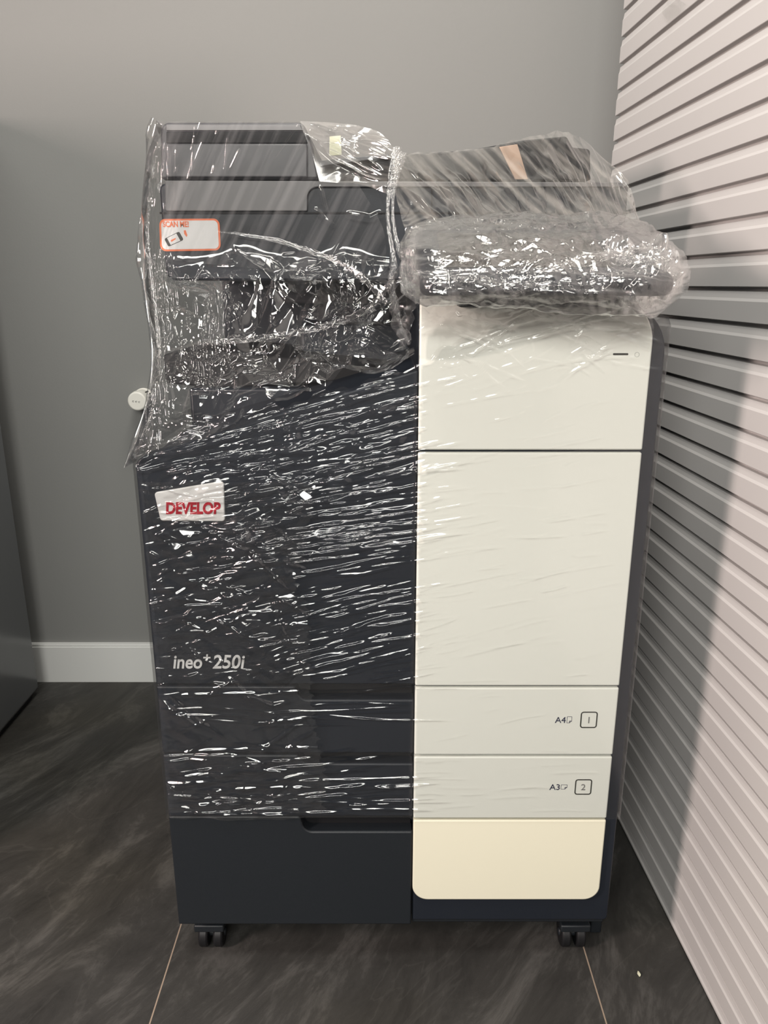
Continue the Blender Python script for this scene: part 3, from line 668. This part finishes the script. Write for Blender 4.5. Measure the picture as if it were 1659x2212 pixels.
# --- E : strands from the feeder's corner across to the gathered rope
def hE(H, X, Y):
    for p, w_, a_ in (([(652, 284), (700, 322), (760, 352), (835, 385)], 3.6, .003), ([(655, 282), (690, 318), (725, 350), (780, 378), (835, 395)], 3.6, .003),
        ([(666, 268), (720, 290), (770, 312), (830, 345)], 3, .0016), ([(740, 320), (790, 345), (830, 372)], 3.4, .0024), ([(735, 302), (765, 318)], 4, .002)): streak(H, X, Y, p, w_, a_)
    for _ in range(40):
        x1 = U(650, 800); y1 = 262+(x1-650)*.18+U(0, 50); l = U(40, 130); a = math.radians(U(10, 26))
        streak(H, X, Y, [(x1, y1), (x1+l*math.cos(a), y1+l*math.sin(a))], U(1.4, 3), U(.0004, .0014))
    return H+folds(X, Y, 40, .22, 51, 3, 1.4, .3)*soft(X, 680, 760)
F3b = film_mat('film_strands', .05, 2.4, .15, streak=(RY(-15), (4, 3, 120), 2.8), hcol=(.86, .80, .73))
sheet('film_sheet', [[(648, 261, 1.098), (720, 266, 1.12), (780, 276, 1.13), (822, 288, 1.12), (850, 322, 1.10)],
                     [(655, 285, 1.092), (705, 300, 1.105), (760, 316, 1.11), (805, 325, 1.10), (848, 345, 1.085)],
                     [(672, 325, 1.092), (715, 345, 1.095), (765, 360, 1.095), (805, 368, 1.085), (840, 385, 1.075)],
                     [(690, 392, 1.090), (725, 395, 1.090), (765, 400, 1.085), (805, 408, 1.08), (836, 420, 1.07)]], 170, 120, hE, F3b, label='film strands stretched from the corner of the feeder')

# --- F : streaky fan from the document tray down to the control panel
def hF(H, X, Y):
    for _ in range(120):
        u = U(0, 1); x0 = 862+u*490; y0 = np.interp(x0, [860, 1050, 1130, 1225, 1355], [345, 335, 312, 300, 395])+U(-5, 110)
        a = math.radians(np.interp(u, [0, .3, .7, 1], [42, 52, 62, 72])+rng.normal(0, 3)); l = U(60, 220)
        streak(H, X, Y, [(x0, y0), (x0+l*math.cos(a), y0+l*math.sin(a))], U(1.8, 5), U(.0006, .0026))
    H += folds(X, Y, 30, .32, 61, 3, -.5, .2)*.8+folds(X, Y, 18, .5, 63, 3)*soft(Y, 455, 500)
    return H
top = [(850, 336, 1.12), (960, 330, 1.165), (1050, 322, 1.175), (1130, 300, 1.18), (1228, 291, 1.18), (1300, 345, 1.14), (1360, 394, 1.092)]
m1_ = [(848, 370, 1.07), (950, 375, 1.10), (1050, 378, 1.11), (1140, 372, 1.115), (1240, 372, 1.11), (1315, 400, 1.09), (1367, 430, 1.075)]
m2_ = [(856, 430, 1.02), (950, 435, 1.03), (1050, 440, 1.04), (1150, 440, 1.04), (1250, 440, 1.04), (1325, 450, 1.03), (1375, 470, 1.02)]
bt = [(880, 520, .955), (960, 510, .955), (1060, 505, .955), (1160, 500, .955), (1260, 495, .955), (1335, 505, .955), (1392, 520, .94)]
sheet('film_sheet', [top, m1_, m2_, bt], 420, 190, hF, F3, label='streaky film fanning from the document tray to the panel')

# --- G : layers bunched round the control panel
def tube(name, axis, nu, nv, m, hf, **k):
    """closed lumpy sleeve: axis = [(x, y, z, half depth, half height, lean)]"""
    A = cubic(np.array(axis, float), nu, 0); th = np.linspace(0, 2*PI, nv)
    c, s = np.sign(np.cos(th))*np.abs(np.cos(th))**.8, np.sign(np.sin(th))*np.abs(np.sin(th))**.8
    oy = A[:, 3][None]*c[:, None]; oz = A[:, 4][None]*s[:, None]; ca, sa = np.cos(A[:, 5])[None], np.sin(A[:, 5])[None]
    V = np.stack([np.broadcast_to(A[:, 0], oy.shape), A[:, 1][None]+oy*ca-oz*sa, A[:, 2][None]+oy*sa+oz*ca], -1)
    X, Y = project(V); tt = np.broadcast_to(th[:, None], X.shape)
    H = hf(np.zeros(X.shape), X, Y+tt*37)
    n = np.stack([0*oy, oy/(A[:, 3]**2)[None]*ca-oz/(A[:, 4]**2)[None]*sa, oy/(A[:, 3]**2)[None]*sa+oz/(A[:, 4]**2)[None]*ca], -1); n /= np.linalg.norm(n, axis=-1, keepdims=True)
    H[-1] = H[0]
    return gridmesh(name, V+n*H[..., None], m, **k)
pc = (.800+.078, .966+.020); ln = math.radians(20)
for j, (ex, sd) in enumerate(((0, 71), (.006, 77))):
    ax = [(.024-ex, pc[0]+.01, pc[1]-.006, .050, .015, ln), (.045, pc[0], pc[1], .092+ex, .017+ex*.7, ln), (.12, pc[0], pc[1], .094+ex, .018+ex, ln), (.2, pc[0]-.002, pc[1]-.003, .094+ex, .020+ex, ln), (.27, pc[0]-.002, pc[1]-.004, .090+ex, .021+ex*.7, ln), (.305+ex, pc[0], pc[1]-.006, .060, .018, ln)]
    def hG(H, X, Y, sd=sd):
        H += folds(X, Y, 64, .32, sd, 4, 1.5, .35)*.6+folds(X, Y, 24, .34, sd+1, 4)*.4
        for _ in range(60):
            x1 = U(890, 1380); y1 = U(480, 900); l = U(60, 260); a = math.radians(rng.normal(2, 10))
            streak(H, X, Y, [(x1, y1), (x1+l*math.cos(a), y1+l*math.sin(a))], U(1.8, 4.5), U(.0008, .0026))
        return H
    tube('film_sleeve', ax, 300, 260, F4, hG, label='crumpled film bunched round the control panel')
# apron of film from the panel's front edge onto the white cover
def hA(H, X, Y):
    for _ in range(70):
        x1 = U(905, 1380); y1 = U(600, 720); l = U(40, 240); a = math.radians(U(-28, -8) if rng.random() < .6 else U(14, 26))
        streak(H, X, Y, [(x1-l/2*math.cos(a), y1-l/2*math.sin(a)), (x1+l/2*math.cos(a), y1+l/2*math.sin(a))], U(1.5, 4), U(.0004, .002))
    return H+folds(X, Y, 34, .28, 83, 4)*soft(Y, 700, 640)+folds(X, Y, 20, .4, 85, 3)*soft(X, 1120, 960)*soft(Y, 760, 660)*.7
sheet('film_sheet', [[(890, 610, .815), (1000, 618, .800), (1150, 622, .798), (1280, 618, .798), (1385, 605, .80)],
                     [(900, 660, .858), (1010, 648, .845), (1150, 648, .845), (1290, 645, .85), (1400, 650, .862)],
                     [(905, 720, .8765), (1010, 715, .8765), (1150, 700, .8765), (1290, 690, .8765), (1412, 715, .88)],
                     [(905, 775, .8785), (1010, 770, .8785), (1150, 735, .8785), (1290, 715, .8785), (1400, 760, .8795)]], 300, 150, hA, F6, label='film apron hanging from the panel over the white cover')

# --- ropes and gathered rolls
def rope(name, pts, rad, m, seed, nu=260, nv=48, flat=.35, twist=5, **k):
    A = cubic(np.array([world(*p) for p in pts]), nu, 0); R = cubic(.62*np.array(rad, float).reshape(-1, 1), nu, 0)[:, 0]
    T = np.gradient(A, axis=0); T /= np.linalg.norm(T, axis=1, keepdims=True)
    a = np.cross(T, (0, 1, .05)); a /= np.linalg.norm(a, axis=1, keepdims=True); b = np.cross(T, a)
    th = np.linspace(0, 2*PI, nv); q = np.random.default_rng(seed); u = np.linspace(0, 1, nu)
    tw = twist*u+.6*np.sin(u*9+seed)
    rr = np.ones((nu, nv))
    for j in range(7):
        f = q.integers(2, 7); rr += q.uniform(.06, .2)*np.abs(np.sin((th[None]*f+tw[:, None]*f*q.uniform(.5, 1.2)+q.uniform(0, 6)*u[:, None]*3)/2+j))-.06
    rr += (vnoise(u[:, None]*nu*.42+0*th[None], np.cos(th)[None]*4+20+0*u[:, None], seed)-.5)*.9
    rr[:, -1] = rr[:, 0]
    oa = np.cos(th)[None]*R[:, None]*rr; ob = np.sin(th)[None]*R[:, None]*rr*flat
    V = A[:, None]+a[:, None]*oa[..., None]+b[:, None]*ob[..., None]
    return gridmesh(name, V, m, **k)
rope('film_rope', [(858, 318, 1.09), (842, 400, 1.06), (838, 470, 1.03), (850, 560, .99), (846, 610, .975), (862, 690, .95), (884, 745, .925)], [.007, .005, .003, .005, .005, .004, .002], F7, 1, label='twisted rope of film left of the panel')
rope('film_rope', [(870, 330, 1.08), (856, 380, 1.05), (848, 450, 1.02), (862, 540, .98), (900, 600, .93)], [.008, .005, .003, .004, .005], F7, 2)
rope('film_rope', [(470, 500, 1.065), (560, 512, 1.06), (680, 545, 1.05), (770, 590, 1.03), (835, 655, .99)], [.001, .0025, .004, .005, .004], F5, 3, label='rolled fold of film sagging across the tray bay')
rope('film_rope', [(360, 757, .985), (440, 742, .98), (520, 735, .98), (620, 722, .98), (720, 700, .975), (800, 662, .965), (850, 600, .95), (895, 530, .93)], [.0015, .003, .005, .0055, .006, .005, .003, .002], F5, 4, label='rolled fold of film across the front of the bay')
rope('film_rope', [(1100, 648, .79), (1150, 610, .785), (1210, 575, .785), (1290, 553, .79), (1370, 545, .80)], [.002, .004, .005, .005, .003], F5, 5)
rope('film_rope', [(900, 590, .80), (980, 598, .795), (1060, 610, .79), (1120, 640, .79)], [.004, .005, .004, .002], F5, 6)
rope('film_rope', [(318, 300, 1.12), (322, 420, 1.10), (318, 520, 1.075), (332, 640, 1.04), (344, 760, .995), (330, 880, .94), (294, 985, .889)], [.001, .003, .003, .003, .003, .002, .001], F5, 7, label='gathered edge of film down the left side')
# pouch hanging at the lower end of the rope
sheet('film_pouch', [[(838, 610, .98), (860, 590, .955), (885, 590, .94), (905, 600, .92)], [(846, 660, .965), (864, 655, .94), (886, 655, .925), (906, 660, .915)],
                     [(862, 715, .95), (874, 712, .935), (888, 712, .92), (904, 715, .91)], [(880, 750, .93), (884, 751, .925), (892, 748, .918), (904, 740, .91)]],
      90, 130, lambda H, X, Y: H+folds(X, Y, 26, .7, 91, 5), F4, label='pouch of crumpled film hanging beside the white cover')

# --- flared bag of spare film at the panel's right end
def bag(name, prof, seed, m, nv=150, nu=110, squash=.6, amp=.5, **k):
    """prof: [(px, py, radius px)] along the bag at depth .82"""
    d = .83; A = cubic(np.array([[*world(a, b, d), r_*.00052] for a, b, r_ in prof]), nu, 0)
    T = np.gradient(A[:, :3], axis=0); T /= np.linalg.norm(T, axis=1, keepdims=True)+1e-9
    a = np.cross(T, (0, 1, 0)); a /= np.linalg.norm(a, axis=1, keepdims=True)+1e-9; b = np.cross(T, a)
    th = np.linspace(0, 2*PI, nv); V = A[:, None, :3]+a[:, None]*(np.cos(th)[None]*A[:, 3:4])[..., None]+b[:, None]*(np.sin(th)[None]*A[:, 3:4]*squash)[..., None]
    X, Y = project(V); o = V-A[:, None, :3]; o /= np.linalg.norm(o, axis=-1, keepdims=True)+1e-9
    tt = np.abs(np.linspace(-1, 1, nv))[None]*60
    H = folds(X, Y+tt, 30, amp, seed, 5)+folds(X, Y+tt, 13, amp*.8, seed+3, 4); H = H-H.mean(); H[:, -1] = H[:, 0]
    return gridmesh(name, V+o*H[..., None], m, **k)
bag('film_bag', [(1300, 540, 16), (1345, 545, 24), (1385, 562, 32), (1412, 585, 45), (1426, 613, 47), (1432, 638, 34), (1436, 652, 18)], 101, F8, amp=.8, label='flared bag of spare film sticking out at the right of the panel')
bag('film_bag', [(1330, 560, 14), (1370, 575, 24), (1395, 600, 28), (1412, 628, 24), (1420, 645, 10)], 111, F8, amp=.7)
bag('film_bag', [(1380, 535, 12), (1412, 542, 20), (1438, 562, 18), (1452, 600, 13), (1457, 640, 7)], 121, F8, amp=.8)

# piece of clear tape stuck on the shutter
def shp(px, py):
    a = (px-CX)/FPX; b = (CY-py)/FPX; dy, dz = cp+b*sp, -sp+b*cp
    t = (.454+.799*.0443)/(a+.0443*dy); return (a*t-.0016, dy*t, CAM_H+dz*t)
TP = np.array([[shp(*q) for q in r] for r in (((1432, 28), (1442, 10), (1455, -8)), ((1440, 38), (1458, 16), (1474, 0)), ((1447, 48), (1470, 30), (1488, 10)))])
TP = cubic(cubic(TP, 40, 0), 40, 1); XT, YT = project(TP); TP[..., 0] -= folds(XT, YT, 14, .8, 131, 4)*.6+.0004
tp = gridmesh('clear_tape', TP, F5); tp.parent = None; tp['label'] = 'crinkled scrap of clear tape stuck high on the white shutter'; tp['category'] = 'tape'
sc.cycles.transparent_max_bounces = 32; sc.cycles.caustics_reflective = False; sc.cycles.caustics_refractive = False
# ------------------------------------------------------------------ light
def area(name, loc, target, sx, sy, power, col):
    l = bpy.data.lights.new(name, 'AREA'); l.shape = 'RECTANGLE'; l.size = sx; l.size_y = sy; l.energy = power; l.color = col
    o = bpy.data.objects.new(name, l); C.objects.link(o); o.location = loc
    o.rotation_euler = (Vector(target)-Vector(loc)).to_track_quat('-Z', 'Y').to_euler(); return o
area('window_light', (-.6, -2.3, 2.1), (.05, .9, .65), 2.0, .7, 100, (1, .985, .93))
area('ceiling_lamp_right', (.02, .85, 2.68), (.30, 1.3, .6), .5, .5, 21, (1, .97, .9))
area('ceiling_lamp_middle', (-.25, .05, 2.68), (-.25, .05, 0), .6, .4, 20, (1, .98, .93))
area('left_lamp', (-1.6, -.2, 1.32), (.3, .9, .8), .25, .5, 48, (1, .83, .77))
w = bpy.data.worlds.new('room_light'); sc.world = w; w.use_nodes = True
w.node_tree.nodes['Background'].inputs['Color'].default_value = (.80, .84, .9, 1)
w.node_tree.nodes['Background'].inputs['Strength'].default_value = .10
sc.view_settings.view_transform = 'Standard'; sc.view_settings.look = 'None'
sc.view_settings.exposure = 0; sc.view_settings.gamma = 1; sc.view_settings.use_curve_mapping = False
